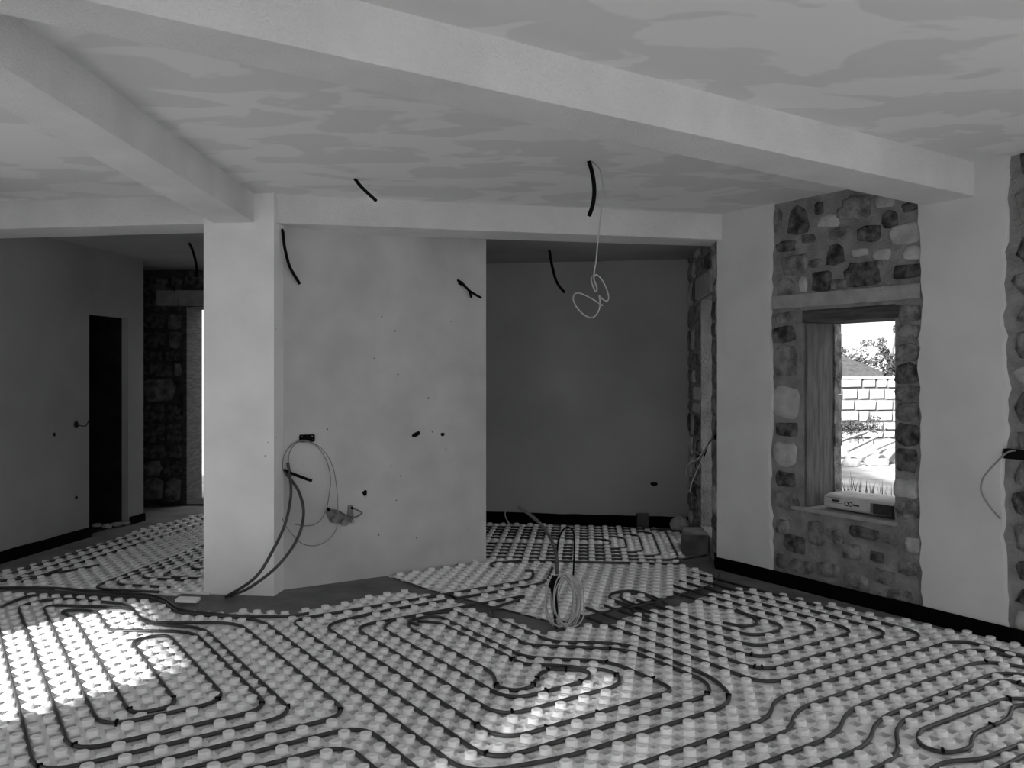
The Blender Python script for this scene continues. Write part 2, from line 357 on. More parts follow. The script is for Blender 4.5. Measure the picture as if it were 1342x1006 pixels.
bd = (B1 - B0).normalized()
Bl = B0 - bd * 3.2; Br = B1 + bd * 2.9
sB = lambda x: (on_line(x, B0, B1) - Bl).length
bz = on_wall(250, 402, B0, B1).z
wf = wall('wall_far', Bl, Br, Vector((0, 1)), .50, 0, ZC, 'mortar_shaded', [(sB(240), sB(240) + 1.5, .02, bz)], 'rubble far wall of the left room, dimness painted into its colour')
bn = Vector((-bd.y, bd.x)); bn = bn if bn.y > 0 else -bn
def bp_(s, z, off=0.0): p = Bl + bd * s - bn * off; return Vector((p.x, p.y, z))
for (s0, s1, za, zb) in ((sB(186), sB(239), .04, ZC - .08), (sB(240), sB(300), bz + .2, ZC - .08)):
    z = za
    while z < zb - .06:
        h = R.uniform(.14, .3); s = s0
        while s < s1 - .05:
            w = min(R.uniform(.18, .42), s1 - s)
            if w > .06: stone(wf, bp_, s + w / 2, z + h / 2, w - .02, h - .03, R.choice(['mid', 'dark', 'dark', 'dark']), proud=.02)  # mostly dark tones, to paint in the dimness of this wall
            s += w
        z += h
b = MB(); b.obox(bp_(sB(240) + .55, bz + .1, .005), bd.to_3d() * .85, bn.to_3d() * .02, Vector((0, 0, .09))); b.build('lintel', 'lintel', wf)
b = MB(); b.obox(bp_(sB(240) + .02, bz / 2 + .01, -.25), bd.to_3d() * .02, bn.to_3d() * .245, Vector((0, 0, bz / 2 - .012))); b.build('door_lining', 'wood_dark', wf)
wall('wall_left_outer', P_FF, Vector((P_FF.x, 10.3)), Vector((-1, 0)), .3, 0, ZC, 'exterior', label='outer wall of the unlit room beyond the black doorway')
# facade on the sunny side and the rear wall behind the viewer
LFc = (P_RL - P_FF).length
def facade_s(p):                                    # along the facade, from P_FF, where the sun ray through plan point p comes in
    k = (uw(p)[1] - WFAC) / SUN_DIR.dot(WD); q = p - SUN_DIR * k; return (q - P_FF).dot(UD), k
fa0, _ = facade_s(fl(0, 838)); fa1, _ = facade_s(fl(117, 928))
_, kend = facade_s(fl(285, 838))
ZD = kend * SUN_TAN
fb0, _ = facade_s(fl(700, 925)); fb1, _ = facade_s(fl(960, 985))
print('facade openings', fa0, fa1, 'head', ZD, '|', fb0, fb1, 'len', LFc, 'kend', kend)

wall('wall_facade', P_FF, P_RL, -WD, .35, 0, ZC, 'panel', [(fa0, fa1, 0, ZD), (fb0, min(fb1, LFc - .3), .0, 2.55)], 'sunny front wall with terrace doorways, behind the viewer')
LRe = (P_RR - P_RL).length
wall('wall_rear', P_RL, P_RR, UD, .35, 0, ZC, 'panel', [(.3, LRe / 2 - .2, .0, 2.5), (LRe / 2 + .2, LRe - .3, 0, 2.5)], 'rear wall with two wide terrace openings')
# lower slabs over alcove and left room
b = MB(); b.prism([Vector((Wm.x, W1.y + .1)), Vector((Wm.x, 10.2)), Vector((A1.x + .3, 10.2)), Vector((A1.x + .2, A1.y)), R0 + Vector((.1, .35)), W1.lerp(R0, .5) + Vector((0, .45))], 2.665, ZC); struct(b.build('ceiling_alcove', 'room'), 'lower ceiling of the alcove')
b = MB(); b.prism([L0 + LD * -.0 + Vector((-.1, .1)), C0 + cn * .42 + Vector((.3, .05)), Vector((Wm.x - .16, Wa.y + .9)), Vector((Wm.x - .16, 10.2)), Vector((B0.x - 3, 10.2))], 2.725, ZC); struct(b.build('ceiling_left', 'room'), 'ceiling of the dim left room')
# beams
def beam(name, pa, pb, pc, pd, z0, label, m='beam'):
    b = MB(); b.prism([pa, pb, pc, pd], z0, ZC + .02); return struct(b.build(name, m), label)
sof = lambda x, y: fl(x, y, ZS)
g0, g1 = sof(1231, 273), sof(0, 18); gd = (g1 - g0).normalized()
h0, h1 = sof(1300, 262), sof(600, 108); hd = (h1 - h0).normalized()
beam('trim_1', g0 - gd * .3, g0 + gd * 6.5, h0 + hd * 6.3, h0 - hd * .3, ZS, 'heavy plastered ceiling beam crossing the whole room')
l0, l1 = sof(331, 290), sof(0, 85); k0, k1 = sof(280, 292), sof(87, 187)
ld = (l1 - l0).normalized(); kd = (k1 - k0).normalized()
beam('trim_2', l0 - ld * .1, l0 + ld * 3.9, k0 + kd * 4.1, k0 - kd * .1, ZS, 'plastered beam running from the column towards the viewer')
q0, q1 = sof(360, 292), R0 + Vector((.03, -.05)); qd = (q1 - q0).normalized(); qn = Vector((-qd.y, qd.x))
beam('trim_3', q0 - qd * .05, q1 + qd * .1, q1 + qd * .1 + qn * .34, q0 - qd * .05 + qn * .42, ZS, 'plastered beam from the column to the right wall')
r0_, r1_ = sof(267, 293), sof(0, 300); rd = (r1_ - r0_).normalized(); rn = Vector((rd.y, -rd.x))
beam('trim_4', r0_ - rd * .1, r1_ + rd * 1.2, r1_ + rd * 1.2 + rn * .42, r0_ - rd * .1 + rn * .36, ZS, 'plastered beam from the column to the left wall')
# black perimeter foam strips
def strip(name, pts, h, label, th=.012, off=.006, wob=.0):
    v = []; f = []
    for i, p in enumerate(pts):
        a = pts[max(i - 1, 0)]; c = pts[min(i + 1, len(pts) - 1)]; t = (c - a).normalized(); n = Vector((-t.y, t.x))
        if n.dot(p) > 0: n = -n
        for o, z in ((off, 0), (off + th + wob * R.random(), 0), (off + th + wob * R.random() * .5, h + R.uniform(-.004, .004)), (off, h + R.uniform(-.004, .004))):
            q = p + n * o; v.append((q.x, q.y, z))
    for i in range(len(pts) - 1):
        k = i * 4
        for c in range(4): f.append((k + c, k + (c + 1) % 4, k + 4 + (c + 1) % 4, k + 4 + c))
    n = len(v); f += [(0, 1, 2, 3), (n - 1, n - 2, n - 3, n - 4)]
    return struct(obj(name, v, f, 'strip'), label)
ns = lambda a, b, k: [a.lerp(b, i / k) for i in range(k + 1)]
strip('baseboard_right', [A1.lerp(R0, .93)] + [R0.lerp(P_RR, i / 24) - WD * (.028 if i < 20 else 0) for i in range(25)], .095, 'black foam edging strip along the right wall', wob=.006)
strip('baseboard_back', ns(A0 - (A1 - A0) * .1, A1 - (A1 - A0) * .0, 16), .11, 'black foam edging strip along the alcove back wall', wob=.008)
strip('baseboard_left', ns(L0 - LD * 1.5, on_line(117, L0, L1), 16), .095, 'black foam edging strip along the left wall up to the doorway', wob=.012)
strip('baseboard_left_end', ns(on_line(169, L0, L1), L1, 4), .08, 'short black foam edging strip past the doorway', wob=.012)

# ------------------------------------------------------------------ studded heating mats
TH_M = math.radians(34.2); P = .135; HC = P / 2     # main lattice direction; stud rows every HC, studs and recesses chequered
ZPL, ZST = .012, .033                               # sheet top, stud top
class Lattice:
    def __init__(s, ang, org): s.o = Vector(org); s.e = Vector((math.cos(ang), math.sin(ang))); s.n = Vector((-math.sin(ang), math.cos(ang)))
    def to(s, p): d = Vector(p[:2]) - s.o; return d.dot(s.e) / HC, d.dot(s.n) / HC
    def frm(s, i, j): return s.o + s.e * (i * HC) + s.n * (j * HC)
def inside(p, poly):
    c = False; n = len(poly)
    for i in range(n):
        a, b = poly[i], poly[(i + 1) % n]
        if (a[1] > p[1]) != (b[1] > p[1]) and p[0] < (b[0] - a[0]) * (p[1] - a[1]) / (b[1] - a[1]) + a[0]: c = not c
    return c
def stud_verts(n=12):
    v = []; f = []; prof = ((.0275, 0), (.0255, .004), (.0262, ZST - ZPL - .003), (.0238, ZST - ZPL), (.0125, ZST - ZPL - .0005), (.0085, ZST - ZPL - .003))
    for r, z in prof:
        for k in range(n): a = 2 * math.pi * k / n; v.append((r * math.cos(a), r * math.sin(a), z))
    for q in range(len(prof) - 1):
        for k in range(n): f.append((q * n + k, q * n + (k + 1) % n, (q + 1) * n + (k + 1) % n, (q + 1) * n + k))
    f.append(tuple(range((len(prof) - 1) * n, len(prof) * n)))
    return v, f
SV, SF = stud_verts()
stud_me = bpy.data.meshes.new('stud'); stud_me.from_pydata(SV, [], SF); stud_me.materials.append(M['stud'])
for p in stud_me.polygons: p.use_smooth = len(p.vertices) == 4
PIPES = []                                          # plan polylines, so that no stud stands in a pipe
def near_pipe(p, r):
    for pl, (x0, y0, x1, y1) in PIPES:
        if p.x < x0 - r or p.x > x1 + r or p.y < y0 - r or p.y > y1 + r: continue
        for q in pl:
            if abs(q[0] - p.x) < r and (q[0] - p.x) ** 2 + (q[1] - p.y) ** 2 < r * r: return True
    return False
def make_mat(name, lat, poly, label, cuts=()):
    cx = [lat.to(p) for p in poly]; i0, i1 = int(min(c[0] for c in cx)) - 1, int(max(c[0] for c in cx)) + 2; j0, j1 = int(min(c[1] for c in cx)) - 1, int(max(c[1] for c in cx)) + 2
    ctr = sum((Vector(p) for p in poly), Vector((0, 0))) / len(poly)
    root = empty(name, (ctr.x, ctr.y, 0), label, 'heating mat')
    sheet = MB(); pits = MB(); studs = []; cells = set()
    for i in range(i0, i1):
        for j in range(j0, j1):
            if inside(lat.frm(i, j), poly): cells.add((i, j))
    def V(i, j, z): p = lat.frm(i, j); return (p.x, p.y, z)
    for (i, j) in cells:
        a, h = .5, .33
        if (i + j) % 2 == 0:
            sheet.add([V(i - a, j - a, ZPL), V(i + a, j - a, ZPL), V(i + a, j + a, ZPL), V(i - a, j + a, ZPL)], [(0, 1, 2, 3)])
            p = lat.frm(i, j)
            if not near_pipe(p, .024): studs.append(p)
        else:
            o = [V(i - a, j - a, ZPL), V(i + a, j - a, ZPL), V(i + a, j + a, ZPL), V(i - a, j + a, ZPL), V(i - h, j - h, ZPL + .003), V(i + h, j - h, ZPL + .003), V(i + h, j + h, ZPL + .003), V(i - h, j + h, ZPL + .003)]
            sheet.add(o, [(0, 1, 5, 4), (1, 2, 6, 5), (2, 3, 7, 6), (3, 0, 4, 7)])
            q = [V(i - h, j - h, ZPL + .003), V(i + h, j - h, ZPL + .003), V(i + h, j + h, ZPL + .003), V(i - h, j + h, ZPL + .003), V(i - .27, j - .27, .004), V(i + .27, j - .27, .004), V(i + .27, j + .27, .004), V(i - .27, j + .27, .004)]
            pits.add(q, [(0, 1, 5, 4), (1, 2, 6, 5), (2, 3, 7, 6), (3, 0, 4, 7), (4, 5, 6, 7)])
        for di, dj, c in ((-1, 0, ((-a, a), (-a, -a))), (1, 0, ((a, -a), (a, a))), (0, -1, ((-a, -a), (a, -a))), (0, 1, ((a, a), (-a, a)))):
            if (i + di, j + dj) not in cells:
                (x0, y0), (x1, y1) = c; sheet.add([V(i + x0, j + y0, ZPL), V(i + x1, j + y1, ZPL), V(i + x1, j + y1, 0.0005), V(i + x0, j + y0, 0.0005)], [(0, 1, 2, 3)])
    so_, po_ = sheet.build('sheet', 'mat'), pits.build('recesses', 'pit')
    for a_, b_ in cuts:
        d_ = b_ - a_; n_ = Vector((-d_.y, d_.x)); n_ = n_ if n_.dot(ctr - a_) < 0 else -n_
        studs = [p for p in studs if n_.normalized().dot(p - a_) < -.012]
        for o_ in (so_, po_):
            bm = bmesh.new(); bm.from_mesh(o_.data); bmesh.ops.bisect_plane(bm, geom=bm.verts[:] + bm.edges[:] + bm.faces[:], plane_co=(a_.x, a_.y, 0), plane_no=(n_.x, n_.y, 0), clear_outer=True); bm.to_mesh(o_.data); bm.free()
    into(so_, root); into(tag(po_, 'grey square recesses between the studs', kind='stuff'), root)
    def view(p):
        if p.y < .5: return 99
        x = CX + F * p.x / p.y; y = HY + F * H / p.y
        return p.length if 0 <= x <= 1342 and y <= 1010 else 90 + p.length
    studs.sort(key=view)
    for p in studs[:300]:
        o = obj('stud', None, None, mesh=stud_me); o.location = (p.x - ctr.x, p.y - ctr.y, ZPL); o.parent = root
    rest = studs[300:]
    if rest:
        v0 = np.array(SV); nv = len(SV); C = np.array([(p.x, p.y, ZPL) for p in rest])
        vv = (C[:, None, :] + v0[None]).reshape(-1, 3); ff = [tuple(a + k * nv for a in q) for k in range(len(rest)) for q in SF]
        o = obj('stud_field', vv.tolist(), ff, 'stud'); 
        for p in o.data.polygons: p.use_smooth = len(p.vertices) == 4
        into(tag(o, kind='stuff'), root)
    print(name, 'cells', len(cells), 'studs', len(studs))
    return root

ZP = .0235                                           # pipe axis height
S_ = .22371
TL = {1: (0, 780), 2: (250, 780), 3: (500, 780), 4: (750, 780), 5: (1042, 780), 6: (500, 680), 7: (750, 680), 0: (0, 0)}
def tp(t, x, y):
    s = 1 if t == 0 else S_; return fl(TL[t][0] + x * s, TL[t][1] + y * s, ZP)
LM = Lattice(TH_M, fl(714.7, 979.2, ZST))
def snap_path(lat, pts, fil=.15, snap=True):
    """corner points -> runs that keep between the stud rows, corners rounded"""
    L = [lat.to(p) for p in pts]; n = len(L); hs = lambda x: math.floor(x) + .5
    kinds = []
    for k in range(n - 1):
        dx, dy = L[k + 1][0] - L[k][0], L[k + 1][1] - L[k][1]; ln = math.hypot(dx, dy)
        kd = None
        if snap and ln > 2.2:
            if abs(dy) < .24 * abs(dx): kd = ('h', hs((L[k][1] + L[k + 1][1]) / 2))
            elif abs(dx) < .24 * abs(dy): kd = ('v', hs((L[k][0] + L[k + 1][0]) / 2))
        kinds.append(kd)
    Q = []
    for k in range(n):
        x, y = L[k]
        for kd in ([kinds[k - 1]] if k > 0 else []) + ([kinds[k]] if k < n - 1 else []):
            if kd and kd[0] == 'h': y = kd[1]
            if kd and kd[0] == 'v': x = kd[1]
        Q.append(lat.frm(x, y))
    out = [Q[0]]
    for k in range(1, n - 1):
        a, b, c = Q[k - 1], Q[k], Q[k + 1]; r = min(fil, (a - b).length * .48, (c - b).length * .48)
        p0, p1 = b + (a - b).normalized() * r, b + (c - b).normalized() * r
        for t in (0, .17, .33, .5, .67, .83, 1): out.append(p0 * (1 - t) ** 2 + b * 2 * t * (1 - t) + p1 * t * t)
    out.append(Q[-1])
    return out
def dens(pl, step=.02):
    out = []
    for a, b in zip(pl, pl[1:]):
        m = max(1, int((b - a).length / step)); out += [a.lerp(b, i / m) for i in range(m)]
    return out + [pl[-1]]
PIPE_OBJ = []
def pipe(pts, label, lat=LM, r=.0095, z=ZP, fil=.15, snap=True, m='pipe', name='heating_pipe', group='heating pipes clipped between the mat studs'):
    pl = snap_path(lat, pts, fil, snap); d = dens(pl)
    PIPES.append(([(p.x, p.y) for p in d], (min(p.x for p in d), min(p.y for p in d), max(p.x for p in d), max(p.y for p in d))))
    b = MB(); b.tube([(p.x, p.y, z) for p in pl], r, 8, 1)
    o = tag(b.build(name, m, None, True), label, 'pipe', group); PIPE_OBJ.append((o, d)); return o
T = tp
# spiral under the sunlit patch on the left
pipe([T(0,-60,1062), T(2,908,698), T(2,235,166), T(1,892,153), T(1,760,50), T(1,340,14), T(1,85,62), T(1,385,892), T(2,447,668), T(1,1118,212), T(1,640,205), T(1,590,170), T(1,540,88), T(1,350,85), T(1,405,140), T(1,730,706), T(1,1050,640), T(1,735,262), T(1,965,224), T(1,1345,640), T(1,560,782), T(1,228,58), T(1,735,78), T(1,830,172), T(1,1195,184), T(2,675,695), T(1,185,1012), T(1,-30,150), T(0,-22,800), T(0,42,778), T(0,146,780), T(0,200,787), T(0,230,803), T(2,405,140), T(3,500,1050), T(4,-20,952), T(4,1010,650), T(4,900,470), T(4,300,286), T(3,1000,270), T(3,860,240), T(3,628,118), T(6,650,520), T(6,815,470), T(6,800,432), T(2,945,192), T(3,640,690), T(4,365,553), T(4,250,440), T(3,1000,408), T(3,860,402), T(3,330,160), T(3,210,150)],
     'dark heating pipe winding from the sunlit left spiral across into the middle of the room')
# spiral in the middle of the room
pipe([T(3,215,172), T(3,150,150), T(3,290,128), T(3,860,352), T(3,1000,373), T(4,210,384), T(4,520,478), T(4,620,560), T(3,700,812), T(2,765,172), T(6,0,555), T(6,930,360), T(6,1000,285)],
     'dark heating pipe with the third bend out in the middle spiral')
pipe([T(6,840,300), T(6,885,300), T(6,870,345), T(2,590,158), T(3,640,930), T(4,860,600), T(4,800,500), T(4,330,330), T(4,200,310), T(3,1000,299), T(3,880,285), T(3,440,92), T(3,290,105), T(3,60,140), T(3,10,190), T(3,690,610), T(3,1260,520), T(3,1225,440), T(3,950,425), T(3,880,535), T(3,790,560), T(3,670,535), T(3,640,462), T(3,130,195), T(3,160,150)],
     'dark heating pipe with the curled inner end in the middle spiral')
# spiral towards the right wall: nested U turns
c5 = [T(7,75,556), T(7,1070,945), T(5,712,240), T(7,880,400)]
q5 = [LM.to(p) for p in c5]; hs = lambda x: math.floor(x) + .5
uL, vB, uR = hs((q5[0][0] + q5[1][0]) / 2), hs((q5[1][1] + q5[2][1]) / 2) - 1, hs((q5[2][0] + q5[3][0]) / 2) + 2
vT = LM.to(T(7, 150, 540))[1]
names = ['outermost', 'second', 'third', 'fourth', 'fifth', 'innermost']
for k in range(6):
    a, bb, c = uL + 2 * k, vB + 2 * k, uR - 2 * k
    if c - a < 1.5: break
    tl = LM.to(T(7, *[(75, 556), (80, 520), (180, 508), (230, 470), (470, 455), (560, 470)][k]))[1]
    top = LM.frm(a, max(tl, bb + 4)); end = LM.frm(c, vT + [6, 5, 4, 3, 1, -1][k])
    pipe([top, LM.frm(a, bb), LM.frm(c, bb), end], 'dark heating pipe, %s bend of the nest near the right wall' % names[k])
# jogged runs at the lower right
pipe([T(0,740,1030), T(4,1110,702), T(4,1140,590), T(5,985,256), T(5,1400,372)], 'dark heating pipe, jogging run nearest the right wall nest')
pipe([T(0,820,1034), T(4,1245,780), T(4,1275,655), T(5,1040,312), T(5,1400,400)], 'dark heating pipe, second jogging run from the right wall nest')
pipe([T(0,880,1036), T(5,238,808), T(5,240,650), T(5,1105,382), T(5,1400,430)], 'dark heating pipe, third jogging run from the right wall nest')
pipe([T(0,990,1030), T(5,415,868), T(5,410,705), T(5,1180,450), T(5,1400,470)], 'dark heating pipe, fourth jogging run from the right wall nest')
pipe([T(0,1090,1030), T(5,608,942), T(5,590,752), T(5,1290,505), T(5,1400,545)], 'dark heating pipe, fifth jogging run, bordering the small loop')
pipe([T(5,1420,610), T(5,1240,600), T(5,715,795), T(5,730,880), T(5,870,925), T(5,1030,900), T(5,1040,810), T(5,1250,725), T(5,1275,645), T(5,1400,640)], 'dark heating pipe bent into a small loop at the lower right', snap=False, fil=.07)
pipe([T(0,1190,1030), T(5,870,970), T(5,1090,962), T(5,1400,840)], 'dark heating pipe curving below the small loop at the lower right', snap=False)
pipe([T(0,1250,1040), T(5,1130,1005), T(5,1400,885)], 'dark heating pipe, lowest run at the right corner')
# runs at the lower left edge of the frame
pipe([T(0,20,1062), T(2,960,738), T(2,1400,1060)], 'dark heating pipe, upper of the wedge runs at bottom centre left')
pipe([T(0,180,1048), T(2,905,852), T(2,1180,1090)], 'dark heating pipe, lower of the wedge runs at bottom centre left')
# long feed in front of the column
pipe([T(0,-40,770), T(0,63,769.5), T(0,133,775), T(0,208,780), T(0,236,800), T(0,280,804), T(2,310,124), T(2,580,124), T(2,690,104)], 'dark feed pipe passing in front of the column', snap=False)
# alcove: back area with rows parallel to its back wall
TH_A = math.radians(-5.0); LA = Lattice(TH_A, fl(830, 730, ZST))
ar = LA.to(fl(884, 715, ZP)); al = LA.to(fl(600, 712, ZP)); 
ay0 = hs(LA.to(fl(760, 737, ZP))[1]); ay1 = hs(LA.to(fl(760, 692, ZP))[1])
pipe([fl(648, 744, ZP), fl(640, 737, ZP), LA.frm(LA.to(fl(690, 738, ZP))[0], ay0), LA.frm(ar[0] - .5, ay0), fl(892, 733, ZP), fl(925, 727, ZP)], 'long straight feed pipe across the alcove towards the corner', lat=LA)
nA = int((ay1 - ay0) // 4)
for k in range(max(2, nA)):
    ya, yb, xr = ay0 + 2 + 2 * k, ay1 - 2 * k, hs(ar[0]) - 2 * k
    if yb - ya < 1.5: break
    pipe([LA.frm(al[0], ya), LA.frm(xr, ya), LA.frm(xr, yb), LA.frm(al[0], yb)], 'dark heating pipe, %s U bend in the alcove' % names[k], lat=LA)
# front of the alcove
pipe([T(7,885,606), T(7,1000,630), T(7,1075,620), T(7,1085,590), T(7,960,530)], 'short dark pipe hooking round inside the right wall nest', snap=False)
pipe([T(7,560,500), T(7,480,455), T(7,350,415), T(7,230,432), T(7,210,462), T(7,330,520), T(7,450,575)], 'dark pipe looping at the near edge of the alcove mat', snap=False)
pipe([T(7,500,480), T(7,420,440), T(7,320,430), T(7,275,450), T(7,300,475), T(7,420,520)], 'dark pipe in the smaller loop at the near edge of the alcove mat', snap=False, fil=.05)
pipe([T(7,70,580), T(7,150,560), T(7,520,485), T(7,830,385), T(7,860,330)], 'thin dark cable pipe lying across the floor gap', snap=False, z=.03, r=.006, group=None, name='feed_pipe')
# left room
TH_L = math.radians(80.0); LLt = Lattice(TH_L, fl(200, 740, ZST))
Z7 = lambda x, y: fl(x * .2086, 660 + y * .2086, ZP)
far = LLt.to(fl(262, 674, ZP))[0]
for k, (x, y) in enumerate(((575, 525), (705, 500), (870, 465), (990, 452), (1150, 410))):
    i, j = LLt.to(Z7(x, y)); j = hs(j)
    pipe([LLt.frm(far + .6 * k + 6, j), LLt.frm(i, j), LLt.frm(i, j - 8 + k)], 'dark heating pipe, %s turn in the left room' % names[k], lat=LLt)
for k, (x, y) in enumerate(((-60, 480), (0, 455), (-20, 440))):
    i, j = LLt.to(Z7(x + k * 0, y)); i2, j2 = LLt.to(Z7(780, 240)); j = hs(j2) + 2 * (k - 1)
    pipe([LLt.frm(i, j), LLt.frm(far + 3, j)], 'dark heating pipe, %s straight run along the left room wall' % ['near', 'middle', 'far'][k], lat=LLt)
pipe([fl(-30, 764, ZP), fl(40, 757, ZP), fl(130, 740, ZP)], 'dark pipe crossing the bare gap at the left edge', snap=False)

E_ = lambda x, y: fl(x, y, ZPL)
main_poly = [E_(-160, 800), E_(0, 776), E_(205, 789), E_(250, 801), E_(385, 804), E_(520, 775), E_(575, 782), E_(640, 806), E_(715, 830), E_(790, 819), E_(905, 790), E_(955, 772), E_(985, 773), E_(1120, 800), E_(1342, 846), R0 + UD * (rs(1342) + 1.0) - WD * .2, pt(.4, wr - .2), pt(.4, .6), fl(700, 1120), fl(-200, 1100)]
make_mat('heating_mat', LM, main_poly, 'large white studded heating mat filling the main room floor')
alc_poly = [E_(490, 756), E_(640, 733), E_(652, 739), E_(690, 738), E_(896, 741), E_(905, 745), E_(942, 757), E_(935, 776), E_(870, 796), E_(790, 816), E_(725, 826), E_(640, 810), E_(560, 785)]
make_mat('heating_mat', LM, alc_poly, 'white studded heating mat at the mouth of the alcove, beyond the floor gap', [(E_(518, 757), E_(640, 797)), (E_(560, 771), E_(735, 817)), (E_(725, 816), E_(930, 768)), (E_(936, 770), E_(934, 745)), (W0 - wn * .03, W1 - wn * .03)])
back_poly = [E_(560, 738), E_(690, 737), E_(893, 740), E_(893, 698), E_(850, 693), E_(640, 686), E_(560, 686)]
make_mat('heating_mat', LA, back_poly, 'white studded heating mat along the back wall of the alcove')
left_poly = [E_(-60, 768), E_(0, 752), E_(120, 718), E_(200, 690), E_(268, 674), E_(330, 674), E_(330, 772), E_(268, 776), E_(205, 779), E_(133, 773), E_(60, 768)]
make_mat('heating_mat', LLt, left_poly, 'white studded heating mat in the dim left room')
# black clips on the pipes
CL = [(3,460,32),(3,755,378),(3,985,432),(3,1080,432),(3,670,525),(3,895,525),(3,915,490),(3,1215,530),(3,1010,578),(3,758,688),(3,565,760),(3,967,770),(3,665,892),(3,1255,686),(1,745,680),(1,1010,605),(1,670,742),(1,500,855),(1,318,975),(2,200,610),(2,430,637),(2,657,652),(2,893,668),(4,285,460),(4,510,485),(4,990,592),(4,835,590),(4,1090,398),(4,1125,463),(4,1065,325),(5,1105,384),(5,1280,528),(5,1240,600),(5,860,912),(5,1165,763),(4,212,312),(4,205,382)]
for t, x, y in CL:
    p = tp(t, x, y); best = None
    for o, d in PIPE_OBJ:
        for k in range(1, len(d) - 1):
            e = (d[k] - p).length
            if best is None or e < best[0]: best = (e, o, d[k], (d[k + 1] - d[k - 1]).normalized())
    if best and best[0] < .12:
        e, o, c, tdir = best; b = MB(); n = Vector((-tdir.y, tdir.x))
        b.obox((c.x, c.y, ZP + .006), tdir.to_3d() * .006, n.to_3d() * .0105, (0, 0, .0065)); b.obox((c.x + n.x * .012, c.y + n.y * .012, ZP), tdir.to_3d() * .004, n.to_3d() * .003, (0, 0, .014))
        b.build('clip', 'black', o)

# ------------------------------------------------------------------ cables, conduits and boxes
def cable(name, label, pts, r, m, cat='cable', n=7, steps=5, group=None, parent=None):
    b = MB(); b.tube(pts, r, n, steps); o = b.build(name, m, parent, True)
    return o if parent else tag(o, label, cat, group)
def ceil_pt(x, y, z): p = fl(x, y, z); return Vector((p.x, p.y, z))
GC = 'black conduit ends'
p = ceil_pt(465, 234, ZC); Y = p.y
cable('conduit', 'short black conduit end sticking from the ceiling bay near the column', [p, atY(472, 243, Y - .01), atY(481, 252, Y - .03), atY(493, 263, Y - .05)], .011, 'black', 'conduit', group=GC)
p = ceil_pt(772, 211, ZC); Y = p.y
cable('conduit', 'black conduit hanging from the ceiling beside the long pale cable', [p, atY(777, 230, Y), atY(779, 250, Y), atY(777, 268, Y), atY(772, 283, Y)], .013, 'black', 'conduit', group=GC)
p = ceil_pt(776, 212, ZC)
t_ = lambda x, y, dy=0.0: atY(740 + x * .08454, 340 + y * .08449, Y + dy)
cable('hanging_cable', 'long pale cable hanging from the ceiling, knotted into two loops', [p, atY(786, 222, Y), atY(790, 245, Y), atY(788, 275, Y), atY(784, 310, Y), t_(490, 0), t_(465, 150), t_(450, 240), t_(410, 300, .03), t_(440, 420, .03), t_(490, 500), t_(500, 430, -.03), t_(450, 290, -.03), t_(490, 235), t_(560, 290), t_(630, 410, .02), t_(680, 560, .03), t_(660, 640, .02), t_(590, 620, -.02), t_(530, 560, -.04), t_(545, 640, -.03), t_(530, 780, -.02), t_(450, 890), t_(340, 880, .03), t_(210, 770, .05), t_(135, 630, .05), t_(150, 540, .03), t_(220, 520), t_(330, 560, -.03), t_(460, 630, -.04), t_(590, 715, -.03)], .0042, 'cable')
p = ceil_pt(248, 318, 2.725); Y = p.y
cable('conduit', 'black conduit hanging from the ceiling of the left room', [p, atY(253, 330, Y), atY(257, 346, Y), atY(258, 363, Y)], .012, 'black', 'conduit', group=GC)
p = ceil_pt(720, 328, 2.665); Y = p.y
cable('conduit', 'black conduit hanging from the alcove ceiling', [p, atY(724, 350, Y), atY(730, 370, Y), atY(740, 383, Y - .05)], .013, 'black', 'conduit', group=GC)
ow = lambda x, y, o=0.01: on_wall(x, y, W0, W1, o)
cable('conduit', 'black conduit drooping from the corner between column and partition', [ow(370, 298, -.05), ow(368, 305, .05), ow(369, 325, .07), ow(376, 348, .05), ow(384, 362, .04), ow(390, 373, .05)], .011, 'black', 'conduit', group=GC)
t = empty('conduit', ow(599, 367, 0), 'forked black conduit pair poking out of the partition near its edge', 'conduit', GC)
into(cable('tube', None, [ow(599, 366, -.02), ow(603, 371, .03), ow(612, 382, .05), ow(626, 391, .06)], .010, 'black', parent=t), t)
into(cable('tube', None, [ow(600, 370, -.02), ow(605, 374, .03), ow(611, 382, .05), ow(613, 391, .06)], .010, 'black', parent=t), t)
